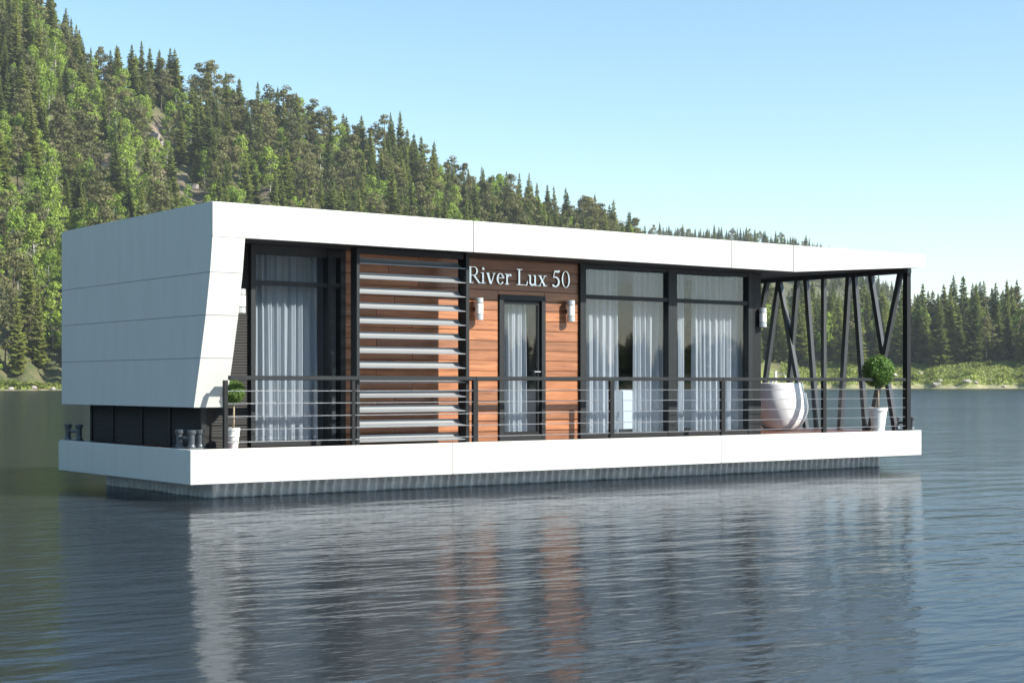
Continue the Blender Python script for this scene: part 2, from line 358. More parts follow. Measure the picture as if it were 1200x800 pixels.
idx = np.arange(nt * nu).reshape(nt, nu)
quads = np.stack([idx[:-1, :-1], idx[1:, :-1], idx[1:, 1:], idx[:-1, 1:]], -1).reshape(-1, 4)
me.from_pydata(np.stack([GX, GY, GZ], -1).reshape(-1, 3).tolist(), [], quads.tolist()); me.update()
for nm, arr in (('scree', SC), ('meadow', MEA), ('shore', SH)):
    at = me.attributes.new(nm, 'FLOAT', 'POINT'); at.data.foreach_set('value', arr.reshape(-1).astype(np.float32))
me.polygons.foreach_set('use_smooth', [True] * len(me.polygons)); me.materials.append(M['ground'])
terrain = bpy.data.objects.new('hills', me); COL.objects.link(terrain)
if me.polygons[len(me.polygons) // 2].normal.z < 0: me.flip_normals()
tag(terrain, 'wooded hills and grassy banks round the lake', None, None, 'structure')

# ------------------------------------------------------------------ trees
def raw_mesh(name, verts, faces, m):
    me = bpy.data.meshes.new(name); me.from_pydata([tuple(v) for v in verts], [], faces); me.update(); me.materials.append(M[m]); return me
def trunk_mesh(h, r, m, top=.97, lean=0, limbs=()):
    b = MB(); k = 6
    b.tube([(lean * (i / k) ** 2, lean * .4 * math.sin(i), -.6 + (h * top + .6) * i / k) for i in range(k + 1)], [r * (1 - .93 * i / k) + .015 for i in range(k + 1)], 6, False)
    for p, q, rr in limbs: b.tube([p, ((p[0] + q[0]) / 2, (p[1] + q[1]) / 2, (p[2] + q[2]) / 2 + .2), q], [rr, rr * .7, rr * .3], 4, False)
    return raw_mesh('trunk', b.v, b.f, m)
def spruce(seed, h=16., w=.165, ragged=.3):
    g = random.Random(seed); V, Fc = [], []
    z = h * g.uniform(.05, .10); dz = h / 40
    while z < h * .985:
        k = z / h; R = h * w * (1 - k) ** .80 * g.uniform(1 - ragged, 1.08) + .12
        nb = max(4, int(9 - 4 * k)); a0 = g.uniform(0, 6.28)
        for j in range(nb):
            a = a0 + 6.283 * j / nb + g.uniform(-.3, .3); r = R * g.uniform(.62, 1.12); ca, sa = math.cos(a), math.sin(a)
            z1 = z + g.uniform(-.4, .4) * dz; dr = r * g.uniform(.16, .42) * (1 - .55 * k)
            def P(t, side, drop): return (ca * r * t - sa * side, sa * r * t + ca * side, z1 - dr * math.sin(t * 2.1) - drop)
            wd = r * .40 + .14
            o = len(V)
            V += [P(.04, 0, 0), P(.5, wd * .8, .28 + .1 * r), P(.5, 0, 0), P(.5, -wd * .8, .28 + .1 * r), P(1.0, 0, .04)]
            Fc += [(o, o + 1, o + 2), (o, o + 2, o + 3), (o + 1, o + 4, o + 2), (o + 2, o + 4, o + 3)]
            for q in range(6):
                t = g.uniform(.25, .95); sd = g.choice((-1, 1)) * wd * g.uniform(.6, 1.25) * (1.15 - t * .6); o = len(V)
                V += [P(t - .14, 0, 0), P(t + .06, 0, .02), P(t + .12, sd, g.uniform(.15, .55))]; Fc.append((o, o + 1, o + 2))
        z += dz * g.uniform(.75, 1.2)
    o = len(V); V += [(-.12, 0, h * .955), (.12, 0, h * .955), (0, .03, h * 1.012), (0, -.12, h * .955), (0, .12, h * .955), (.02, 0, h * 1.01)]; Fc += [(o, o + 1, o + 2), (o + 3, o + 4, o + 5)]
    return trunk_mesh(h, .011 * h, 'bark'), raw_mesh('crown', V, Fc, 'spruce')
def clump(g, V, Fc, c, rad, n, size, flat=.6):
    for _ in range(n):
        while True:
            d = Vector((g.uniform(-1, 1), g.uniform(-1, 1), g.uniform(-1, 1)))
            if .08 < d.length < 1: break
        d = d.normalized() * d.length ** .5
        p = Vector(c) + Vector((d.x * rad, d.y * rad, d.z * rad * flat))
        nn = (d + Vector((g.uniform(-.7, .7), g.uniform(-.7, .7), g.uniform(-.2, .9)))).normalized()
        a = nn.orthogonal().normalized(); a.rotate(Matrix.Rotation(g.uniform(0, 6.28), 3, nn)); b = nn.cross(a); s = size * g.uniform(.6, 1.3); o = len(V)
        V += [p - a * s * .5, p + b * s * .42, p + a * s * .55, p - b * s * .4]; Fc.append((o, o + 1, o + 2, o + 3))
def pine(seed, h=15.):
    g = random.Random(seed); V, Fc, limbs = [], [], []
    for i in range(26):
        k = g.uniform(.34, 1.0); a = g.uniform(0, 6.28); r = h * .20 * math.sin(min(1, (1.06 - k) * 1.9) * 1.57) * g.uniform(.35, 1.05)
        c = (math.cos(a) * r, math.sin(a) * r, h * k * .96 + .2); limbs.append(((0, 0, c[2] - .5), c, .06))
        clump(g, V, Fc, c, g.uniform(.8, 1.55), 46, .5, .5)
    return trunk_mesh(h, .013 * h, 'bark', .94, g.uniform(-.4, .4), limbs), raw_mesh('crown', V, Fc, 'pine')
def birch(seed, h=12.):
    g = random.Random(seed); V, Fc, limbs = [], [], []
    for i in range(40):
        k = g.uniform(.24, 1.0); a = g.uniform(0, 6.28); r = h * .19 * math.sin(min(1, max(.08, (1.03 - k) * 1.7)) * 1.57) * math.sqrt(g.uniform(.05, 1.1))
        c = (math.cos(a) * r, math.sin(a) * r, h * k); limbs.append(((0, 0, c[2] - h * .1), c, .045))
        clump(g, V, Fc, c, g.uniform(.55, 1.2), 42, .42, .85)
    return trunk_mesh(h, .010 * h, 'birchbark', .9, g.uniform(-.5, .5), limbs), raw_mesh('crown', V, Fc, 'birch')
PROTO = [('spruce', 16., *spruce(10 + i, 16., (.20, .235, .18, .215, .25, .28, .16, .23)[i], (.25, .35, .45, .3, .4, .5, .35, .55)[i])) for i in range(8)] + \
        [('pine', 15., *pine(40 + i)) for i in range(5)] + [('birch', 12., *birch(60 + i)) for i in range(6)]
KIDX = {k: [i for i, p in enumerate(PROTO) if p[0] == k] for k in ('spruce', 'pine', 'birch')}

roof_px = ([72, 250, 555, 930, 1083, 1084], [271, 235, 257, 288, 299, 2000])
trees = []                                              # th, r, x, y, z, kind, h, px, ytop, ybase, visible
g = random.Random(3)
def plant(x, y, zone, hmin, hmax, mix):
    th, r = polar(x, y); z = float(ground(th, r)) - .15
    if z < .8: return
    px, yb = (float(v) for v in project(x, y, z)) if abs(th) < 60 else (9999, 9999)
    k = g.random(); kind = 'birch' if k < mix[0] else 'pine' if k < mix[0] + mix[1] else 'spruce'
    h = g.uniform(hmin, hmax) * (1 if kind == 'spruce' else .92 if kind == 'pine' else .72)
    yt = HOR - F * (z + h - CAM[2]) / r if abs(th) < 60 else 9999
    if abs(th) < 60 and zone == 'hill':
        s = float(scree(np.array([px]), np.array([yb]))[0])
        s2 = max(float(scree(np.array([px]), np.array([yb - q * (yb - yt)]))[0]) for q in (.2, .4, .6, .75))
        if max(s, s2) > .5:
            if g.random() < .84: return
            hmin, hmax, mix = 4, 8, (.7, .2)
    vis = -25 < px < 1225 and yt < 452 and (px < 66 or px > 1078 or yt < np.interp(px, *roof_px) - 3 or (888 < px < 1078))
    trees.append([float(th), float(r), float(x), float(y), z, kind, h, px, yt, yb, bool(vis), zone])
st = 7.5
for ix in np.arange(-760, 760, st):
    for iy in np.arange(-760, 760, st):
        x, y = CAM[0] + ix + g.uniform(-.46, .46) * st, CAM[1] + iy + g.uniform(-.46, .46) * st
        th, r = polar(x, y)
        if not 240 < r < 760: continue
        rs, dr = np.interp(th, *RS), np.interp(th, *DR); u = r - rs - (5 * np.sin(th * 1.9) + 2.5 * np.sin(th * 6.1 + 1))
        if -20.5 < th < 6.5:
            if u < 5 or u > dr + 22: continue
            px = 600 + F * math.tan(math.radians(th)); nse = vnoise(x * 1.7 + 90, y * 1.7)
            br = np.clip((.42 if px < 140 else .34 if px < 330 else .18) + .75 * nse, .04, .8)
            if u < 14: br = .55
            top = 18.5 if u < dr - 40 else 17
            plant(x, y, 'hill', 14 if u > 10 else 7, top * 1.5, (br, .24 if px < 330 else .30))
        elif 6.5 <= th < 20.5:
            if u < 34 + 5 * math.sin(th * 9) or u > 130: continue
            plant(x, y, 'bank', 14, 27, (.13, .10))
        elif u > 8 and u < (70 if not 108 < th < 135 else 170):
            if g.random() < (.1 if 92 < th < 110 else .4): continue
            plant(x, y, 'around', 9, 16, (.25, .15))
for th in np.arange(2.5, 13.5, .085):
    for rr in (1230, 1270, 1310, 1350, 1392, 1425):
        t2, r2 = th + g.uniform(-.04, .04), rr + g.uniform(-14, 14); x, y = cart(t2, r2)
        plant(float(x), float(y), 'ridge', 8, 17, (.05, .25))

def landmark(px):
    for lim, t in ((72, 'left of the houseboat'), (250, 'above the white end wall'), (420, 'above the first curtained window'), (550, 'above the louvre screen'), (680, 'above the cedar door wall'), (1e9, 'above the wide windows')):
        if px < lim: return t
NOUN = {'spruce': 'dark spruce', 'pine': 'grey green pine', 'birch': 'fresh green birch'}
def describe(t):
    th, r, px = t[0], t[1], t[7]; z = t[11]
    size = 'tall' if t[6] > {'spruce': 21, 'pine': 19, 'birch': 15}[t[5]] else 'small'
    if z == 'ridge': return f"tiny {NOUN[t[5]]} on the far ridge beyond the roof edge"
    if z == 'bank':
        where = 'between the dark braces' if px < 1058 else 'right of the roof'
        u = r - np.interp(th, *RS); row = 'in the front row on the bank' if u < 52 else 'in the back rows on the bank'
        return f"{'very tall' if t[6] > 25 else 'tall'} {NOUN[t[5]]} {row}, {where}"
    s = (r - np.interp(th, *RS)) / np.interp(th, *DR)
    where = 'low by the shore' if s < .12 else 'on the lower slope' if s < .45 else 'on the upper slope' if s < .88 else 'on the hill skyline'
    return f"{size} {NOUN[t[5]]} {where}, {landmark(px)}"
def appar(t):
    s = t[6] / t[1]
    if t[11] == 'ridge': return s * 2.4
    if t[11] == 'hill' and (t[1] - np.interp(t[0], *RS)) / np.interp(t[0], *DR) > .86: return s * 1.5
    return s
vis_t = [t for t in trees if t[10]]
con = sorted([t for t in vis_t if t[5] != 'birch'], key=appar, reverse=True)
bank_c = [t for t in con if t[11] == 'bank' and t[1] - np.interp(t[0], *RS) < 75][:85]
rid_c = [t for t in con if t[11] == 'ridge' and t[1] > 1405 or t[11] == 'ridge' and t[6] > 14][:40]
hil_c = [t for t in con if t[11] == 'hill'][:300 - len(bank_c) - len(rid_c)]
bir = sorted([t for t in vis_t if t[5] == 'birch'], key=appar, reverse=True)[:120]
solo = bank_c + rid_c + hil_c + bir; sid = set(map(id, solo))
TREE_NAME = {'spruce': 'spruce_tree', 'pine': 'pine_tree', 'birch': 'birch_tree'}
def variant(t): return g.choice(KIDX[t[5]])
for t in solo:
    i = variant(t); kind, hp, tm, cm = PROTO[i]; s = t[6] / hp
    e = bpy.data.objects.new(TREE_NAME[kind], None); COL.objects.link(e)
    e.location = (t[2], t[3], t[4]); e.rotation_euler = (g.uniform(-.03, .03), g.uniform(-.03, .03), g.uniform(0, 6.28)); w = s * g.uniform(.88, 1.2); e.scale = (w, w, s)
    lb = describe(t); tag(e, lb, 'tree', lb.replace(', ', ' '))
    for nm, mm in (('trunk', tm), ('crown', cm)):
        c = bpy.data.objects.new(nm, mm); COL.objects.link(c); c.parent = e
# the rest of the woods: one object, instances of the same trees on points
protos = bpy.data.collections.new('tree_prototypes')
for i, (kind, hp, tm, cm) in enumerate(PROTO):
    b = bmesh.new(); b.from_mesh(tm); nf = len(b.faces); b.from_mesh(cm); b.faces.ensure_lookup_table()
    for f in b.faces[nf:]: f.material_index = 1
    m2 = bpy.data.meshes.new('whole_tree'); b.to_mesh(m2); b.free(); m2.materials.append(tm.materials[0]); m2.materials.append(cm.materials[0])
    protos.objects.link(bpy.data.objects.new('prototype_%02d' % i, m2))
rest = [t for t in trees if id(t) not in sid]
me = bpy.data.meshes.new('forest'); me.from_pydata([(t[2], t[3], t[4]) for t in rest], [], [])
iv = [variant(t) for t in rest]
a = me.attributes.new('pick', 'INT', 'POINT'); a.data.foreach_set('value', iv)
a = me.attributes.new('turn', 'FLOAT_VECTOR', 'POINT'); a.data.foreach_set('vector', np.array([(0, 0, g.uniform(0, 6.28)) for _ in rest], np.float32).ravel())
sc_ = []
for t, i in zip(rest, iv): s = t[6] / PROTO[i][1]; w = s * g.uniform(.88, 1.2); sc_.append((w, w, s))
a = me.attributes.new('size', 'FLOAT_VECTOR', 'POINT'); a.data.foreach_set('vector', np.array(sc_, np.float32).ravel())
forest = bpy.data.objects.new('forest', me); COL.objects.link(forest)
tag(forest, 'dense mixed forest filling the hills and banks', None, None, 'stuff')
ng = bpy.data.node_groups.new('plant_trees', 'GeometryNodeTree')
ng.interface.new_socket('Geometry', in_out='INPUT', socket_type='NodeSocketGeometry'); ng.interface.new_socket('Geometry', in_out='OUTPUT', socket_type='NodeSocketGeometry')
N = ng.nodes; gi, go = N.new('NodeGroupInput'), N.new('NodeGroupOutput')
ci = N.new('GeometryNodeCollectionInfo'); ci.inputs[0].default_value = protos; ci.inputs[1].default_value = True; ci.inputs[2].default_value = True
iop = N.new('GeometryNodeInstanceOnPoints'); iop.inputs['Pick Instance'].default_value = True
def attr(nm, ty):
    x = N.new('GeometryNodeInputNamedAttribute'); x.data_type = ty; x.inputs[0].default_value = nm; return x.outputs[0]
ng.links.new(gi.outputs[0], iop.inputs['Points']); ng.links.new(ci.outputs[0], iop.inputs['Instance'])
ng.links.new(attr('pick', 'INT'), iop.inputs['Instance Index']); ng.links.new(attr('size', 'FLOAT_VECTOR'), iop.inputs['Scale'])
e2r = N.new('FunctionNodeEulerToRotation'); ng.links.new(attr('turn', 'FLOAT_VECTOR'), e2r.inputs[0]); ng.links.new(e2r.outputs[0], iop.inputs['Rotation'])
ng.links.new(iop.outputs[0], go.inputs[0])
md = forest.modifiers.new('trees', 'NODES'); md.node_group = ng
print('trees', len(trees), 'single', len(solo), 'conifers', len(bank_c), len(rid_c), len(hil_c), 'birch', len(bir))

# boulders on the scree and along the shore, shrubs on the grassy bank
def boulder_mesh(seed):
    gg = random.Random(seed); b = bmesh.new(); bmesh.ops.create_icosphere(b, subdivisions=2, radius=1)
    ax = [(Vector((gg.uniform(-1, 1), gg.uniform(-1, 1), gg.uniform(-1, 1))).normalized(), gg.uniform(.55, .9)) for _ in range(9)]
    for v in b.verts:
        for d, k in ax:
            e = v.co.dot(d) - k
            if e > 0: v.co -= d * e
        v.co += Vector((gg.uniform(-.04, .04),) * 3)
    m = bpy.data.meshes.new('boulder'); b.to_mesh(m); b.free(); m.materials.append(M['rock']); return m
BM = [boulder_mesh(i) for i in range(4)]
def hill_hit(px, py):
    th = deg(px)
    for r in np.arange(np.interp(th, *RS), 740, 1.0):
        z = float(ground(th, r)); 
        if HOR - F * (z - CAM[2]) / (r * math.cos(math.radians(th))) <= py: return cart(th, r) + (z, r)
    return None
def shore_hit(px, u):
    th = deg(px); r = float(np.interp(th, *RS)) + 5 * math.sin(th * 1.9) + 2.5 * math.sin(th * 6.1 + 1) + u; return cart(th, r) + (float(ground(th, r)), r)
for px, py, s, lb in ((181, 163, 2.6, 'white boulder high on the scree slope above the end wall'), (122, 198, 2.0, 'pale boulder left of the scree on the wooded slope'), (190, 170, 1.4, 'small grey rock just below the white scree boulder'),
                      (90, 106, 2.4, 'pinkish rock showing between trees high on the hill'), (172, 208, 1.6, 'grey rock low on the left edge of the scree'), (226, 222, 2.2, 'pinkish boulder at the foot of the scree'), (205, 205, 1.5, 'brownish rock in the middle of the scree'),
                      (244, 238, 1.7, 'rock at the bottom of the scree right above the roof corner')):
    hh = hill_hit(px, py)
    if not hh: continue
    o = bpy.data.objects.new('boulder', g.choice(BM)); COL.objects.link(o); o.location = (hh[0], hh[1], hh[2] + s * .25); o.scale = (s * 1.3, s, s * .8); o.rotation_euler = (0, 0, g.uniform(0, 6)); tag(o, lb, 'boulder', 'boulders on the scree slope')
for k, (px, u, s, lb) in enumerate(((1097, 3, 1.7, 'pale boulder at the waterline just right of the corner post'), (1101, 8, 1.0, 'small rock on the bank behind the waterline boulder'), (1133, 6, 1.5, 'wide pale rock in the grass of the far bank'), (1143, 5, 1.1, 'rock beside the wide pale rock on the far bank'),
                                   (1078, 20, 1.2, 'white rock in the grass near the corner post'), (1176, 1.5, .9, 'low stone at the water edge near the picture edge'), (1048, 15, 1.9, 'pinkish rock behind the large potted tree'), (1160, 9, .8, 'small stone in the grass right of the pale rocks'), (985, 4, 1.0, 'shore rock seen between the dark braces'),
                                   (12, 2, .9, 'shore stone at the left end of the beach'), (40, 2.5, 1.2, 'shore stone in the middle of the left beach'), (62, 2, .8, 'shore stone beside the white end wall'))):
    hh = shore_hit(px, u); o = bpy.data.objects.new('boulder', BM[k % 4]); COL.objects.link(o); o.location = (hh[0], hh[1], hh[2] + s * .2); o.scale = (s * 1.1, s * .9, s * .5); o.rotation_euler = (0, 0, g.uniform(0, 6)); tag(o, lb, 'boulder', 'rocks along the shore')
def shrub_mesh(seed):
    gg = random.Random(seed); V, Fc = [], []
    for _ in range(9): clump(gg, V, Fc, (gg.uniform(-.8, .8), gg.uniform(-.8, .8), gg.uniform(.35, 1.0)), gg.uniform(.4, .65), 34, .26, .8)
    return raw_mesh('shrub', V, Fc, 'shrub')
SM = [shrub_mesh(i) for i in range(3)]
for k in range(44):
    right = k < 30; px = g.uniform(925, 1215) if right else g.uniform(-12, 70); u = g.uniform(9, 38) if right else g.uniform(3, 11); hh = shore_hit(px, u)
    o = bpy.data.objects.new('shrub', SM[k % 3]); COL.objects.link(o); s = g.uniform(.7, 1.9); o.location = (hh[0], hh[1], hh[2] - .1); o.scale = (s * 1.35, s * 1.35, s); o.rotation_euler = (0, 0, g.uniform(0, 6))
    lb = ('low leafy shrub on the grassy bank right of the corner post' if px > 1064 else 'low leafy shrub on the far bank seen between the braces') if right else 'leafy shrub along the left shore below the trees'
    tag(o, lb, 'shrub', lb)
# grass tufts of the bank: nobody could count them
V, Fc = [], []
for _ in range(9000):
    px = g.uniform(915, 1225) if g.random() < .85 else g.uniform(-25, 72); u = g.uniform(3, 40) if px > 900 else g.uniform(2.5, 9); th = deg(px)
    x, y, z, r = shore_hit(px, u); a = g.uniform(0, 6.28); w = g.uniform(.25, .6); h = g.uniform(.25, .85); o = len(V)
    V += [(x - math.cos(a) * w, y - math.sin(a) * w, z - .05), (x + math.cos(a) * w, y + math.sin(a) * w, z - .05), (x + g.uniform(-.4, .4), y + g.uniform(-.4, .4), z + h)]; Fc.append((o, o + 1, o + 2))
gr = bpy.data.objects.new('bank_grass', raw_mesh('bank_grass', V, Fc, 'grass')); COL.objects.link(gr); tag(gr, 'tufts of fresh grass on the far banks', None, None, 'stuff')

# ------------------------------------------------------------------ the houseboat
L, D, YW = 14.13, 4.4, 0.6
HB = thing('houseboat', 'white flat-roofed houseboat with cedar door wall and glazed front floating on the lake', 'houseboat', (0, 0, -Z0))

# pontoon hull: corrugated steel sheet all round
def hull():
    x0, x1, y0, y1 = .55, 13.6, .5, 3.95; b = MB(); zs = [-.425, -.47, -.53, -.59, -.655, -.75, -1.0]
    for (ax, ay), (bx, by), (nx, ny) in (((x0, y0), (x1, y0), (0, -1)), ((x1, y0), (x1, y1), (1, 0)), ((x1, y1), (x0, y1), (0, 1)), ((x0, y1), (x0, y0), (-1, 0))):
        ln = math.hypot(bx - ax, by - ay); n = int(ln / .0125); o = len(b.v)
        for i in range(n + 1):
            s = ln * i / n; tx, ty = (bx - ax) / ln, (by - ay) / ln
            for j, z in enumerate(zs):
                sh = .02 * math.sin((z + .43) * 26); amp = .036 * math.sin(2 * math.pi * (s + sh) / .135)
                edge = min(1, s / .1, (ln - s) / .1); amp *= edge
                b.v.append((ax + tx * s + nx * amp, ay + ty * s + ny * amp, z))
        m = len(zs)
        for i in range(n):
            for j in range(m - 1): b.f.append((o + i * m + j, o + i * m + j + 1, o + (i + 1) * m + j + 1, o + (i + 1) * m + j))
    b.box(x0, x1, y0, y1, -1.02, -1.0)
    return b.build('hull', 'hullmetal', HB, smooth=True)
M['hullmetal'] = mat('galvanised_hull', (.74, .76, .76), .34, metal=.0, noise=.18, nscale=5)
def waterline(m):
    n, l = m.node_tree.nodes, m.node_tree.links; b = n['Principled BSDF']; old = b.inputs['Base Color'].links[0].from_socket
    tc = n.new('ShaderNodeTexCoord'); sp = n.new('ShaderNodeSeparateXYZ'); l.new(tc.outputs['Object'], sp.inputs[0])
    t = n.new('ShaderNodeTexNoise'); t.inputs['Scale'].default_value = 3; t.inputs['Detail'].default_value = 6; l.new(tc.outputs['Object'], t.inputs['Vector'])
    ma = n.new('ShaderNodeMath'); ma.operation = 'MULTIPLY_ADD'; ma.inputs[1].default_value = .09; l.new(t.outputs[0], ma.inputs[0]); l.new(sp.outputs[2], ma.inputs[2])
    mr = n.new('ShaderNodeMapRange'); mr.inputs[1].default_value = .40; mr.inputs[2].default_value = .43; mr.inputs[3].default_value = .75; mr.inputs[4].default_value = 0; l.new(ma.outputs[0], mr.inputs[0])
    mx = n.new('ShaderNodeMixRGB'); mx.inputs[2].default_value = (.07, .085, .05, 1); l.new(mr.outputs[0], mx.inputs[0]); l.new(old, mx.inputs[1]); l.new(mx.outputs[0], b.inputs['Base Color'])
waterline(M['hullmetal'])
hull()

# deck: tray, white edge panels, boards
deck = MB().box(.05, L - .05, .05, D - .05, -.42, -.06).build('deck', 'gap', HB)
for i, (a, b) in enumerate(((0, 3.976), (3.984, 9.176), (9.184, L))): box('edge_panel', 'white', deck, a, b, 0, .05, -.44, 0, .006)
box('edge_panel', 'white', deck, 0, .05, .054, D - .054, -.44, 0, .006); box('edge_panel', 'white', deck, L - .05, L, .054, D - .054, -.44, -.018, .006)
box('edge_panel', 'white', deck, 0, L, D - .05, D, -.44, -.018, .006)
y = .054
while y < D - .2:
    box('plank', 'deckwood', deck, .055, L - .054, y, y + .138, -.058, -.02, .004); y += .144

# roof with white fascia panels
KX, RE = 10.64, 14.0
core = MB().prism([(.67, 3.08), (.67, 2.662), (KX, 2.662), (RE - .05, 2.887), (RE - .05, 3.08)], 'y', -.135, 4.75).build('roof', 'soffit', HB)
for a, b in ((.21, 4.195), (4.206, 9.215), (9.226, KX - .008)): box('fascia_panel', 'white', core, a, b, -.187, -.137, 2.655, 3.09, .005)
MB().prism([(KX + .008, 2.655), (RE, 2.88), (RE, 3.09), (KX + .008, 3.09)], 'y', -.187, -.137).build('fascia_panel', 'white', core)
box('fascia_panel', 'white', core, RE - .048, RE, -.135, 4.75, 2.88, 3.09, .004)
box('fascia_panel', 'white', core, .67, RE, 4.752, 4.80, 2.655, 3.09, .004)
box('roof_sheet', 'white', core, .22, RE - .004, -.133, 4.74, 3.082, 3.094)

# white end wall leaning back at its front edge, four cladding bands
EW = [(-.187, 2.652), (-.12, 2.215), (.0, 1.685), (.15, 1.145), (.34, .52)]
ew = MB().prism([(-.10, 3.07), (-.10, 2.6), (-.07, 2.2), (.05, 1.685), (.2, 1.145), (.38, .56), (4.78, .56), (4.78, 3.07)], 'x', .225, .65).build('end_wall', 'gap', HB)
for i in range(4):
    zt = 3.079 if i == 0 else EW[i][1] - .0028; zb = EW[i + 1][1] + (.0028 if i < 3 else 0)
    ft = [(-.136, 3.079), (-.136, 2.654), EW[0]] if i == 0 else [(EW[i][0] + .001, zt)]
    MB().prism(ft + [(EW[i + 1][0], zb), (4.81, zb), (4.81, zt)], 'x', .21, .66).build('cladding_panel', 'white', ew)

# dark ribbed siding: low side wall under the end wall, strip beside the first window
def ribs(name, parent, axis, p, a0, a1, z0, z1, sgn):
    b = MB(); z = z0
    while z < z1 - .01:
        h = min(.034, z1 - z); q = [(p, z), (p - sgn * .014, z + .003), (p - sgn * .006, z + h - .003), (p, z + h)]
        if axis == 'x': b.prism([(c[0], c[1]) for c in q], 'y', a0, a1)
        else: b.prism([(c[0], c[1]) for c in q], 'x', a0, a1)
        z += .036
    return b.build(name, 'siding', parent)
lw = MB().box(.462, .60, .60, 4.28, -.02, 2.66).build('side_wall', 'siding', HB)
ribs('siding', lw, 'x', .46, .66, 4.27, -.01, .56, 1)
for yy in (.63, 1.55, 2.45, 3.45, 4.24): box('siding_post', 'siding', lw, .432, .46, yy - .03, yy + .03, -.015, .56)
fw_ = MB().box(.602, 1.13, .622, .72, -.02, 2.66).build('front_wall', 'siding', HB)
ribs('siding', fw_, 'y', .62, .50, 1.125, -.01, 2.655, 1)
box('corner_strip', 'frame', fw_, .43, .498, .575, .62, -.015, 2.65)
bw = MB().box(.602, 10.6, 4.12, 4.27, -.02, 2.66).build('back_wall', 'siding', HB)

# inner shell
box('inner_floor', 'infloor', HB, .61, 10.55, .73, 4.11, -.019, .0)
box('inner_ceiling', 'inwall', HB, .61, 10.55, .73, 4.11, 2.63, 2.658)
box('inner_wall', 'inwall', HB, .61, 10.55, 4.06, 4.115, .001, 2.629)
box('inner_wall', 'inwall', HB, 2.7, 2.8, .76, 4.05, .001, 2.629); box('inner_wall', 'inwall', HB, 6.66, 6.76, .76, 4.05, .001, 2.629)
box('inner_wall', 'inwall', HB, .605, .64, .73, 4.05, .001, 2.629)

# cedar wall, board by board
ww = MB().box(2.585, 5.21, .634, .72, -.02, 2.66).box(6.08, 6.735, .634, .72, -.02, 2.66).box(5.21, 6.08, .634, .72, 2.135, 2.66).build('cedar_wall', 'gap', HB)
k = 0; z = -.02; cz = .148
while z < 2.655:
    zt = min(z + cz - .006, 2.657)
    def plank(a, b, z0, z1): box('plank', 'wood', ww, a, b, .600 + rng.uniform(-.002, .002), .632, z0, z1, .003)
    j = 3.1 + .3 * ((k * 7) % 3)
    if z > 2.15: plank(2.586, 3.3 + .5 * (k % 2), z, zt); plank(3.304 + .5 * (k % 2), 6.735, z, zt)
    else:
        plank(2.586, j - .002, z, zt); plank(j + .002, 5.209, z, zt); plank(6.081, 6.735, z, zt)
        if zt > 2.135: plank(5.212, 6.078, 2.137, zt)
    z += cz; k += 1

# windows: frame mesh with panes as its pieces
def window(x0, x1, posts, top, panes):
    b = MB()
    for a, c in posts: b.box(a, c, .555, .69, -.018, 2.658)
    edges = sorted(posts)
    for (a, c), (d, e) in zip(edges[:-1], edges[1:]):
        b.box(c, d, .565, .68, -.018, .065); b.box(c, d, .565, .68, top, 2.656); b.box(c, d, .57, .675, 2.13, 2.19)
    w = b.build('window', 'frame', HB)
    for (a, c), (d, e) in zip(edges[:-1], edges[1:]):
        box('pane', 'glass', w, c + .001, d - .001, .618, .626, .066, 2.129); box('pane', 'glass', w, c + .001, d - .001, .618, .626, 2.191, top - .001)
    return w
window(1.13, 2.58, [(1.135, 1.20), (2.30, 2.36), (2.50, 2.58)], 2.535, None)
window(6.74, 8.64, [(6.742, 6.85), (8.56, 8.64)], 2.60, None)
window(8.64, 10.7, [(8.642, 8.74), (10.36, 10.46)], 2.60, None)
cp = box('corner_post', 'post', HB, 10.463, 10.66, .56, .80, -.018, 2.658, .006)
ew2 = MB().box(10.56, 10.645, .802, 4.27, -.018, 2.658).build('terrace_wall', 'siding', HB)
b_ = MB()
for q in range(72): b_.box(10.645, 10.655, .804, 4.268, -.015 + q * .037, .018 + q * .037)
b_.build('siding', 'siding', ew2)

# glazed door
dr = MB().box(5.215, 5.285, .57, .69, -.018, 2.13).box(6.005, 6.075, .57, .69, -.018, 2.13).box(5.285, 6.005, .57, .69, 2.06, 2.13).box(5.285, 6.005, .575, .68, -.018, .05).build('door', 'frame', HB)
MB().box(5.289, 5.335, .612, .66, .052, 2.056).box(5.955, 6.001, .612, .66, .052, 2.056).box(5.335, 5.955, .612, .66, .052, .11).box(5.335, 5.955, .612, .66, 2.0, 2.056).build('leaf_frame', 'post', dr)
box('pane', 'glass', dr, 5.336, 5.954, .632, .640, .111, 1.999)
MB().tube([(5.975, .612, 1.0), (5.975, .575, 1.0), (5.975, .575, 1.0)], .009, 8).tube([(5.98, .575, 1.0), (5.87, .575, 1.0)], .009, 8).build('handle', 'chrome', dr)

# slanting braces and columns at the terrace end
XB = L - .33
box('brace_beam', 'brace', HB, XB - .05, XB + .05, .0, 4.3, 2.775, 2.862)
def stick(name, y0, y1, ztop, dx, w, m='brace'):
    p, q = Vector((XB + dx, y0, ztop)), Vector((XB + dx, y1, -.02)); a = w / 2
    v = []
    for c in (p, q): v += [(c.x - a, c.y - a, c.z), (c.x + a, c.y - a, c.z), (c.x + a, c.y + a, c.z), (c.x - a, c.y + a, c.z)]
    o = MB().poly(v, [(0, 1, 2, 3), (7, 6, 5, 4)] + [(4 + i, 4 + (i + 1) % 4, (i + 1) % 4, i) for i in range(4)]); return o.build(name, m, HB)
for i, (a, b) in enumerate(((.19, .88), (.89, .33), (1.24, .98), (1.41, 1.62), (2.42, 2.15), (2.68, 2.97), (3.10, 2.42), (3.16, 3.68), (3.44, 4.2))):
    stick('brace', a, b, 2.776, (-.018, .018)[i % 2], .083)
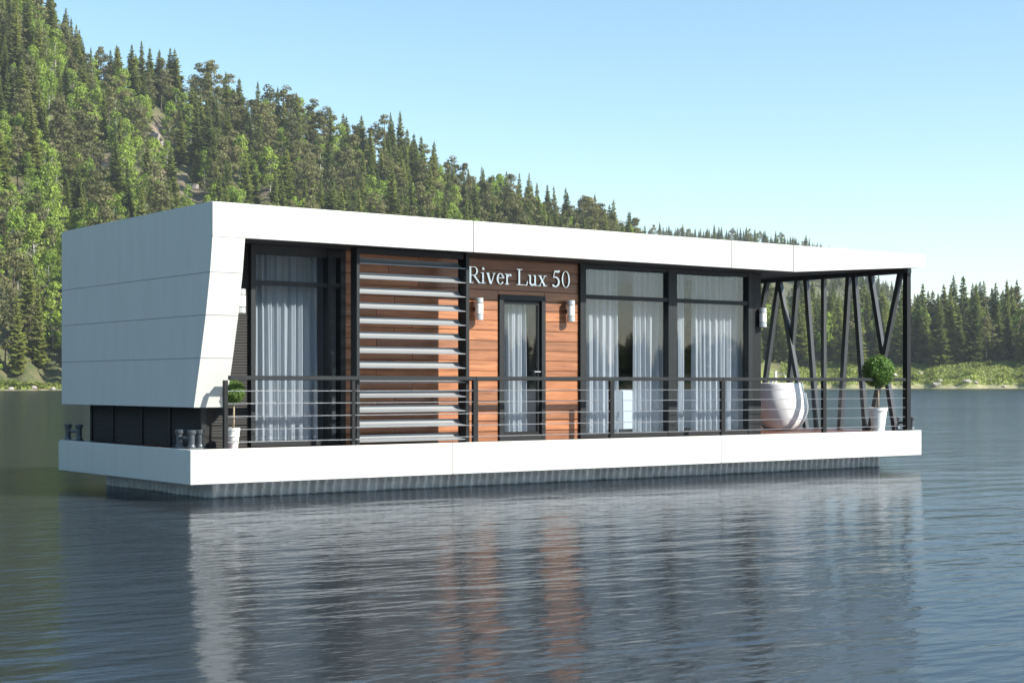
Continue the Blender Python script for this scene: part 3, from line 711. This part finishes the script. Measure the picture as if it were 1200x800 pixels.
stick('column', 2.0, 2.0, 2.776, 0, .075); stick('column', .06, .06, 2.776, 0, .10, 'post'); box('column_cap', 'post', HB, XB - .05, XB + .05, .012, .11, 2.863, 2.868)

# ------------------------------------------------------------------ railing
rl = thing('railing', 'dark metal railing with five steel cables along the deck edge', 'railing', (7, .06, -.02))
for a, b in ((.56, 4.4), (4.402, 9.26), (9.262, XB - .051)): box('handrail', 'frame', rl, a, b, .028, .092, .868, .925, .006)
for px in (264, 413.5, 556.5, 716.5, 846.5, 965.5):
    X = onY(px, 470, .06)[0]; w = .028 if px < 500 else .042
    box('post', 'post', rl, X - w, X + w, .035, .085, -.02, .866, .004)
for z in (.73, .57, .405, .24, .08): MB().tube([(.5 + (XB - .56) * i / 6, .045 + .0, z - .004 * math.sin(i * 1.1) ** 2) for i in range(7)], .0052, 6).build('cable', 'cable', rl)

# ------------------------------------------------------------------ louvre screen
lv = thing('louvre_screen', 'tall louvre screen of pale metal slats beside the cedar door wall', 'louvre', (3.4, .12, -.02))
box('frame_post', 'frame', lv, 2.475, 2.525, .10, .26, -.02, 2.654, .004); box('frame_post', 'frame', lv, 4.275, 4.335, .10, .30, -.02, 2.654, .004)
box('frame_rail', 'post', lv, 2.526, 4.274, .14, .22, 2.58, 2.654)
sec = [(.105 + u, h) for u, h in ((0, 0), (.035, .004), (.075, .012), (.11, .020), (.14, .032), (.16, .048), (.172, .063), (.178, .074), (.18, .082))]
prof = sec + [(y + .004, z - .012 - .004 * math.sin(math.pi * i / 8)) for i, (y, z) in reversed(list(enumerate(sec)))]
for k in range(13):
    zb = onY(424, 447.3, .11)[2] + .2005 * (k - 4)
    MB().prism([(y, zb + z) for y, z in prof], 'x', 2.527, 4.273).build('slat', 'slat', lv)

# ------------------------------------------------------------------ wall lamps
def wall_lamp(px, y0, y1, label, yw=YW, xo=0):
    X = onY(px, y0, yw - .11)[0] + xo; zt, zb = onY(px, y0, yw - .11)[2], onY(px, y1, yw - .11)[2]; t = thing('wall_lamp', label, 'wall lamp', (X, yw, zb), 'cylinder wall lamps on the front')
    h = zt - zb; r = .062; cy = yw - .11
    def cyl(name, m, a, b, rr): MB().lathe(X, cy, [(rr * .92, zb + a), (rr, zb + a + .006), (rr, zb + b - .006), (rr * .92, zb + b)], 32).build(name, m, t)
    cyl('shade', 'lampmetal', .0, h * .24, r); cyl('shade', 'lampglass', h * .26, h * .74, r * .97); cyl('shade', 'lampmetal', h * .76, h, r); cyl('core', 'post', h * .235, h * .765, r * .9)
    box('bracket', 'frame', t, X - .02, X + .02, cy + r * .8, yw - .002, zb + h * .42, zb + h * .58)
wall_lamp(282.5, 338.5, 367, 'wall lamp on the dark siding beside the leaning end wall')
wall_lamp(561.5, 349, 375, 'wall lamp left of the door, next to the louvre screen')
wall_lamp(669, 352, 377, 'wall lamp right of the door, beneath the sign')
wall_lamp(894, 361, 383.5, 'wall lamp beside the corner post at the terrace', YW, .0)

# ------------------------------------------------------------------ lettering on the cedar wall
CAPH = .238
def letters(word, x, zb):
    sg = thing('name_sign', 'white serif lettering reading River Lux 50 above the door', 'sign', (5.6, YW, zb))
    adv = {'R': 1.0, 'i': .42, 'v': .755, 'e': .67, 'r': .52, ' ': .38, 'L': .92, 'u': .775, 'x': .755, '5': .755, '0': .755}
    def ring(cx, cy, rx, ry, tx, ty, a0=0, a1=360, n=26):
        out = []
        for i in range(n):
            p, q = math.radians(a0 + (a1 - a0) * i / n), math.radians(a0 + (a1 - a0) * (i + 1) / n)
            o = lambda t, k: (cx + (rx - k * tx) * math.cos(t), cy + (ry - k * ty) * math.sin(t))
            out.append([o(p, 0), o(q, 0), o(q, 1), o(p, 1)])
        return out
    R4 = lambda a, b, c, d: [(a, c), (b, c), (b, d), (a, d)]
    dg = lambda xa, ya, xb, yb, w: [(xa - w / 2, ya), (xa + w / 2, ya), (xb + w / 2, yb), (xb - w / 2, yb)]
    s = .04
    G = {'R': [R4(.18, .305, 0, 1), R4(.03, .47, 0, s), R4(.03, .3, 1 - s, 1), R4(.3, .5, 1 - s, 1), R4(.3, .5, .46, .46 + s)] + ring(.5, .73, .30, .27, .12, .04, -90, 90, 14) + [dg(.92, 0, .5, .48, .14), R4(.84, 1.04, 0, s)],
         'i': [R4(.14, .255, 0, .66), R4(.02, .38, 0, s), R4(.03, .2, .62, .66)] + ring(.2, .9, .085, .085, .084, .084),
         'v': [dg(.36, 0, .13, .66, .15), dg(.39, 0, .63, .66, .07), R4(.0, .28, .63, .66), R4(.5, .74, .63, .66)],
         'e': ring(.34, .335, .29, .345, .13, .04, 18, 325) + [R4(.1, .6, .37, .41), dg(.59, .37, .58, .47, .1)],
         'r': [R4(.13, .245, 0, .66), R4(.02, .38, 0, s), R4(.02, .2, .62, .66)] + ring(.37, .47, .15, .19, .12, .07, 60, 175, 10) + ring(.45, .585, .075, .075, .074, .074),
         'L': [R4(.18, .305, 0, 1), R4(.03, .48, 1 - s, 1), R4(.03, .86, 0, s), dg(.83, 0, .885, .27, .07)],
         'u': [R4(.12, .235, .15, .66), R4(.0, .2, .62, .66), R4(.51, .625, .0, .66), R4(.4, .6, .62, .66), R4(.6, .74, 0, s)] + ring(.33, .2, .22, .215, .14, .09, 180, 330, 14),
         'x': [dg(.57, 0, .17, .66, .15), dg(.12, 0, .6, .66, .06), R4(.0, .27, 0, .035), R4(.42, .75, 0, .035), R4(.02, .34, .625, .66), R4(.46, .72, .625, .66)],
         '5': [dg(.13, .55, .24, 1.02, .055), [(.24, .90), (.60, .90), (.66, 1.05), (.24, 1.02)]] + ring(.27, .31, .36, .335, .135, .075, -128, 108, 22) + ring(.1, .07, .075, .075, .074, .074),
         '0': ring(.375, .5, .325, .53, .10, .03)}
    for ch in word:
        if ch != ' ':
            b = MB()
            for q, poly in enumerate(G[ch]):
                pts = [(x + p[0] * CAPH, zb + p[1] * CAPH) for p in poly]
                b.prism(pts, 'y', .573 - .0002 * q, .597)
            b.build('letter', 'letter', sg)
        x += adv[ch] * CAPH
letters('River Lux 50', 4.63, onY(600, 333.6, .575)[2])

# ------------------------------------------------------------------ curtains and cabinets behind the glass
def curtain(px0, px1, label, folds, y=.80, z0=.02, z1=2.6, seed=1, amp=.038):
    gg = random.Random(seed); x0, x1 = onY(px0, 450, y)[0], onY(px1, 450, y)[0]; n = max(24, int((x1 - x0) / .009)); ph = [gg.uniform(0, 6.28) for _ in range(4)]; b = MB(); rows = 12
    for j in range(rows + 1):
        t = j / rows; z = z0 + (z1 - z0) * t
        for i in range(n + 1):
            s = i / n; fl = 1 - .25 * t
            d = amp * fl * (math.sin(2 * math.pi * folds * s + ph[0] + .5 * math.sin(3 * s * 6.28 + ph[1]) + .25 * (1 - t) * math.sin(5 * s + ph[2])) + .38 * math.sin(2 * math.pi * folds * 2.3 * s + ph[3] + t))
            b.v.append((x0 + (x1 - x0) * s + .012 * math.sin(9 * s + 2 * t), y + d, z))
    for j in range(rows):
        for i in range(n): o = j * (n + 1) + i; b.f.append((o, o + 1, o + n + 2, o + n + 1))
    tag(b.build('curtain', 'curtain', None, smooth=True), label, 'curtain', 'sheer curtains behind the glass')
curtain(299, 371, 'sheer curtain behind the first window, beside the dark siding', 8, seed=2)
curtain(591, 618, 'narrow sheer curtain behind the glazed door', 4, seed=3, z1=2.2)
curtain(687, 725, 'sheer curtain next to the cedar wall, behind the wide window', 5, seed=4)
curtain(741, 781, 'sheer curtain left of the mullion between the wide windows', 6, seed=5)
curtain(794, 801, 'thin strip of curtain right of the mullion between the wide windows', 1.5, seed=6)
curtain(811, 874, 'broad sheer curtain beside the corner post', 8, seed=7)
for a, b, lb in ((721, 741, 'pale low cabinet in the gap between the first pair of wide curtains'), (797, 813, 'pale low cabinet behind the strip curtain right of the mullion')):
    x0, x1 = onY(a, 457, 1.7)[0], onY(b, 457, 1.7)[0] + .1; c = thing('cabinet', lb, 'cabinet', ((x0 + x1) / 2, 1.9, 0))
    box('carcass', 'cabinet', c, x0 - .2, x1, 1.70, 2.15, .06, .72, .01); box('plinth', 'post', c, x0 - .18, x1 - .02, 1.73, 2.12, .001, .058)
    box('door', 'cabinet', c, x0 - .19, (x0 + x1) / 2 - .1, 1.682, 1.698, .075, .705, .004); box('door', 'cabinet', c, (x0 + x1) / 2 - .095, x1 - .01, 1.682, 1.698, .075, .705, .004)

# ------------------------------------------------------------------ potted ball trees
def topiary(X, Y, zf, pot_r, pot_h, zc, r, label, seed, bands):
    gg = random.Random(seed); t = thing('potted_ball_tree', label, 'potted tree', (X, Y, zf), 'potted ball trees on the deck')
    MB().lathe(X, Y, [(pot_r * .62, zf), (pot_r * .64, zf + .01), (pot_r * .92, zf + pot_h * .86), (pot_r, zf + pot_h * .87), (pot_r, zf + pot_h), (pot_r * .88, zf + pot_h), (pot_r * .84, zf + pot_h * .9)], 28).build('pot', 'pot', t, smooth=False)
    for k in bands: rr = pot_r * (.64 + .28 * k / .86) + .003; MB().lathe(X, Y, [(rr, zf + pot_h * k), (rr + .006, zf + pot_h * k + .004), (rr + .006, zf + pot_h * k + .014), (rr, zf + pot_h * k + .018)], 28).build('band', 'pot', t)
    MB().lathe(X, Y, [(pot_r * .8, zf + pot_h * .88), (pot_r * .83, zf + pot_h * .93)], 16).build('soil', 'soil', t)
    MB().tube([(X, Y, zf + pot_h * .9), (X + .008, Y + .004, (zf + pot_h + zc) / 2), (X, Y, zc)], [.012 + r * .03, .010 + r * .02, .01], 8).build('stem', 'stem', t, smooth=True)
    V, Fc = [], []; n = 2600
    for i in range(n):
        zz = 1 - 2 * (i + .5) / n; a = i * 2.39996; q = math.sqrt(1 - zz * zz); d = Vector((q * math.cos(a), q * math.sin(a), zz)) ; k = gg.uniform(.80, 1.04) + .035 * math.sin(5 * math.atan2(d.y, d.x) + seed) * math.sin(6 * zz + 1) + (.09 if gg.random() < .03 else 0)
        p = Vector((X, Y, zc)) + d * r * k; nn = (d + Vector((gg.uniform(-.8, .8), gg.uniform(-.8, .8), gg.uniform(-.8, .8)))).normalized(); u = nn.orthogonal().normalized(); u.rotate(Matrix.Rotation(gg.uniform(0, 6.28), 3, nn)); w = nn.cross(u); s = r * .085 * gg.uniform(.7, 1.4); o = len(V)
        V += [p - u * s, p + w * s * .55, p + u * s, p - w * s * .55]; Fc.append((o, o + 1, o + 2, o + 3))
    b = MB(); b.v, b.f = [tuple(v) for v in V], Fc; b.lathe(X, Y, [(r * .80 * math.sin(math.pi * i / 8) + .001, zc - r * .80 * math.cos(math.pi * i / 8)) for i in range(9)], 14)
    b.build('crown', 'box', t)
p = onY(273.5, 524, .30); topiary(p[0], .30, -.02, .088, .275, onY(277, 459, .30)[2], .150, 'small ball tree in a slim white pot beside the leaning end wall', 1, (.28, .58))
p = onX(1029, 505, 13.1); topiary(13.1, p[1], -.02, .165, .43, onX(1027, 435, 13.1)[2], .275, 'large ball tree in a white pot between the braces on the terrace', 2, ())

# ------------------------------------------------------------------ mooring bollards on the deck edge
def bollard(spots, label, h=.235, r=.042):
    cx, cy = sum(s[0] for s in spots) / len(spots), sum(s[1] for s in spots) / len(spots); t = thing('mooring_bollard', label, 'bollard', (cx, cy, -.02), 'mooring bollards at the deck corners')
    box('base', 'bollard', t, min(s[0] for s in spots) - .06, max(s[0] for s in spots) + .06, min(s[1] for s in spots) - .06, max(s[1] for s in spots) + .06, -.02, .012, .004)
    for x, y in spots: MB().lathe(x, y, [(r * 1.25, .012), (r * 1.25, .03), (r, .05), (r, h - .06), (r * 1.35, h - .045), (r * 1.42, h - .01), (r * 1.2, h)], 18).build('post', 'bollard', t, smooth=False)
    if len(spots) > 1: MB().tube([(*spots[0], h * .56), (*spots[-1], h * .56)], .022, 10).build('crossbar', 'bollard', t, smooth=True)
def on_side(px, X): return (X, float(onX(px, 520, X)[1]))
bollard([on_side(210.5, .14), on_side(224.5, .14)], 'twin bollard at the near front corner of the deck')
bollard([(float(onY(234, 520, .36)[0]), .36)], 'single bollard behind the twin one at the near corner')
bollard([on_side(80, .14), on_side(92.5, .14)], 'twin bollard at the far end of the end wall side')
bollard([(13.98, .10), (13.98, .42)], 'twin bollard at the terrace corner by the last column', .235, .045)

# ------------------------------------------------------------------ bathtub on the terrace
tx, ty = 12.75, float(onX(913, 500, 12.75)[1]); zf = -.02
tb = thing('bathtub', 'round white freestanding bathtub with tap on the terrace', 'bathtub', (tx, ty, zf))
def bowl(cx, cy, R, H, lean, name, dip):
    n = 40; prof = [(.50, 0), (.58, .015), (.74, .12), (.90, .30), (.99, .50), (1.0, .64), (.97, .80), (.93, .93), (.92, .985), (.90, 1.0), (.87, .985), (.86, .9), (.88, .6), (.75, .35), (.3, .22)]
    b = MB(); o = 0
    for r, z in prof:
        for k in range(n):
            a = 2 * math.pi * k / n; sg = 1 + .03 * math.cos(2 * a); lz = 1 - dip * (0.5 + .5 * math.cos(a + .35)) * max(0, z - .4)
            b.v.append((cx + R * r * sg * math.cos(a) + lean * z * .1, cy + R * r * sg * math.sin(a), zf + H * z * lz))
    for i in range(len(prof) - 1):
        for k in range(n): b.f.append((i * n + k, i * n + (k + 1) % n, (i + 1) * n + (k + 1) % n, (i + 1) * n + k))
    b.f.append(tuple(range(n - 1, -1, -1))); b.f.append(tuple((len(prof) - 1) * n + k for k in range(n)))
    return b.build(name, 'tub', tb, smooth=True)
bowl(tx, ty, .47, .86, 0, 'basin', .0); bowl(tx + .13, ty + .04, .47, .68, .0, 'outer_shell', .0)
zt_ = zf + .84; ax = tx + .02; ay = float(onX(909, 440, ax)[1]) + .0
MB().tube([(ax, ay, zf), (ax, ay, 1.06)], .022, 10).tube([(ax, ay, 1.0), (ax + .12, ay - .1, 1.0), (ax + .14, ay - .12, .93)], .014, 8).build('tap', 'tub', tb, smooth=True)
box('tap_handle', 'tub', tb, ax - .15, ax - .09, ay - .03, ay + .03, zt_ - .02, zt_ + .10, .01)

# ------------------------------------------------------------------ the light summer haze over the lake
M['haze'] = bpy.data.materials.new('summer_haze'); M['haze'].use_nodes = True
hn = M['haze'].node_tree.nodes; hn.remove(hn['Principled BSDF']); hv = hn.new('ShaderNodeVolumePrincipled')
hv.inputs['Color'].default_value = (.86, .92, .97, 1); hv.inputs['Density'].default_value = HAZE; hv.inputs['Anisotropy'].default_value = .0
M['haze'].node_tree.links.new(hv.outputs[0], hn['Material Output'].inputs['Volume'])
hz = MB().box(CAM[0] - 4200, CAM[0] + 4200, CAM[1] - 4200, CAM[1] + 4200, -6, 290).build('haze', 'haze', None, world=True)
tag(hz, 'thin pale summer haze over the lake and hills', None, None, 'stuff')
